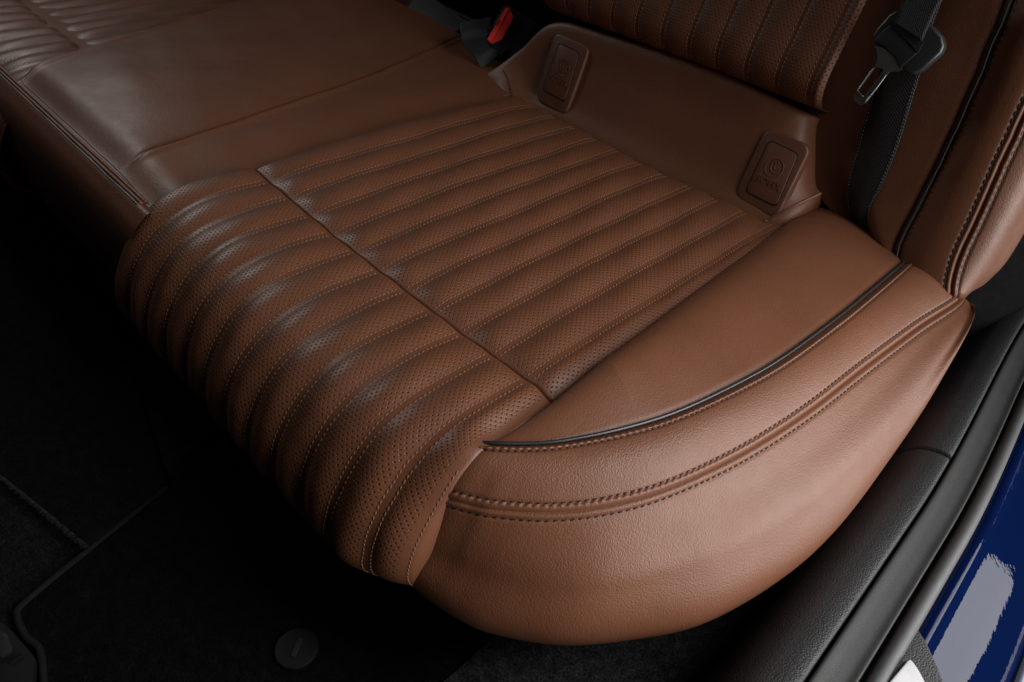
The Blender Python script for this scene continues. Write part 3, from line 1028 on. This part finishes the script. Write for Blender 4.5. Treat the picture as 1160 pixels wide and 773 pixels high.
slab('clip', rounded([at(p, z=-.278) for p in [(-4, 712), (8, 718), (14, 735), (-2, 745)]], .003, 4), (0, 0, 1), .01, plain('grey_clip', (.014, .014, .014), .6, .2), sr, .001, 2)
b = MB(); b.tube([at((12, 752), z=-.281), at((26, 741), z=-.281)], .0012, 6); b.build('ridge', M_RAIL, sr)

# ------------------------------------------------------------------ door sill, seal and body
YS = np.linspace(-.45, 1.0, 150)
bend = lambda y: -.022 * sm(.25, .75, y)


def sweep(name, prof, mat, parent, n=40, ys=YS, zf=lambda y: 0.0, sharp=False):
    c = catmull(prof, n) if not sharp else np.array(prof, float)
    P = np.array([[(x + bend(y), y, z + zf(y)) for x, z in c] for y in ys])
    return grid(name, P, mat, parent)


sill = thing('door_sill_trim', 'black grained plastic sill trim between the brown cushion and the blue paint', 'sill trim')
rise = lambda y: 0.0
YA = np.linspace(-.45, .352, 90); YB = np.linspace(.3575, 1.0, 70)
trim_prof = [(.612, -.215), (.618, -.175), (.628, -.142), (.642, -.120), (.656, -.112), (.668, -.110), (.6715, -.113), (.6718, -.125)]
cut = lambda y: y
def trim_piece(name, ys, ends):
    c = catmull(trim_prof, 50)
    P = []
    for y in ys:
        row = []
        for x, z in c:
            yy = y + (.018 * sm(.672, .62, x) if abs(y - ends) < 1e-6 else 0)
            row.append((x + bend(y), yy, z))
        P.append(row)
    P = np.array(P)
    return grid(name, P, M_TRIM, sill)
trim_piece('sill_cover', YA, 99)
# the upper piece starts at a visible joint: its end face is closed by a lip
c = catmull(trim_prof, 50)
PB = np.array([[(x + bend(y), y, z + .0012) for x, z in c] for y in YB])
e0 = PB[:1] + np.array([0, 0, -.006]); e1 = PB[:1] + np.array([0, .0006, -.0010]);
grid('pillar_cover', np.concatenate([e0, e1, PB + np.array([0, .0015, 0])], 0), M_TRIM, sill)
sweep('ledge', [(.6735, -.125), (.6738, -.1125), (.676, -.1105), (.685, -.1125), (.694, -.1135), (.6995, -.112), (.7008, -.1145), (.7012, -.13)], M_LEDGE, sill, 40)
sweep('groove', [(.665, -.126), (.690, -.1265), (.712, -.126)], M_BLKM, sill, 6)
seal = sweep('door_seal', [(.7035, -.130), (.7040, -.117), (.7065, -.1115), (.711, -.1105), (.7155, -.1135), (.718, -.120), (.7185, -.132)], M_RUB, None, 30)
tag(seal, 'dark grey rubber door seal strip along the outside of the black sill trim', 'door seal')

body = thing('car_body_sill', 'glossy dark blue painted car body sill outside the door seal', 'car body')
bprof = [(.716, -.128), (.7225, -.125), (.728, -.126), (.7315, -.131), (.738, -.1395), (.752, -.152), (.775, -.172), (.800, -.200), (.815, -.225)]
sweep('painted_panel', bprof, M_BLUE, body, 70)
sweep('edge_strip', [(.8155, -.222), (.819, -.219), (.824, -.222), (.826, -.230)], M_SILV, body, 14)
sweep('lower_panel', [(.8265, -.232), (.85, -.240), (.90, -.262), (1.0, -.33)], M_SILV, body, 20)
kp = thing('sill_end_cap', 'grained black plastic wedge over the blue sill with a white plate on it', 'end cap')
zc = lambda p: at(p, z=-.118)
wedge = [zc((1037, 704)), zc((1052, 728)), zc((1066, 758)), zc((1085, 810)), zc((1095, 850)), zc((905, 850)), zc((980, 786))]
slab('cap', wedge, (0.15, 0, 1), .03, M_TRIM, kp, .004, 3)
slab('plate', rounded([at(p, z=-.114) for p in [(1031, 746), (1040, 758), (1062, 800), (960, 830)]], .003, 5), (.15, 0, 1), .006, M_WHITE, kp, .001, 2)
# dark pillar trim behind the bolster
pt = thing('pillar_trim', 'black plastic pillar trim behind the lower end of the side bolster', 'pillar trim')
pp = loft([[(.585, .60, -.16), (.590, .64, -.02), (.60, .70, .10), (.61, .76, .3)], [(.62, .66, -.13), (.625, .72, 0), (.63, .78, .1), (.64, .86, .3)], [(.66, .80, -.14), (.665, .88, 0), (.67, .95, .1), (.68, 1.05, .3)]], 40, 30)
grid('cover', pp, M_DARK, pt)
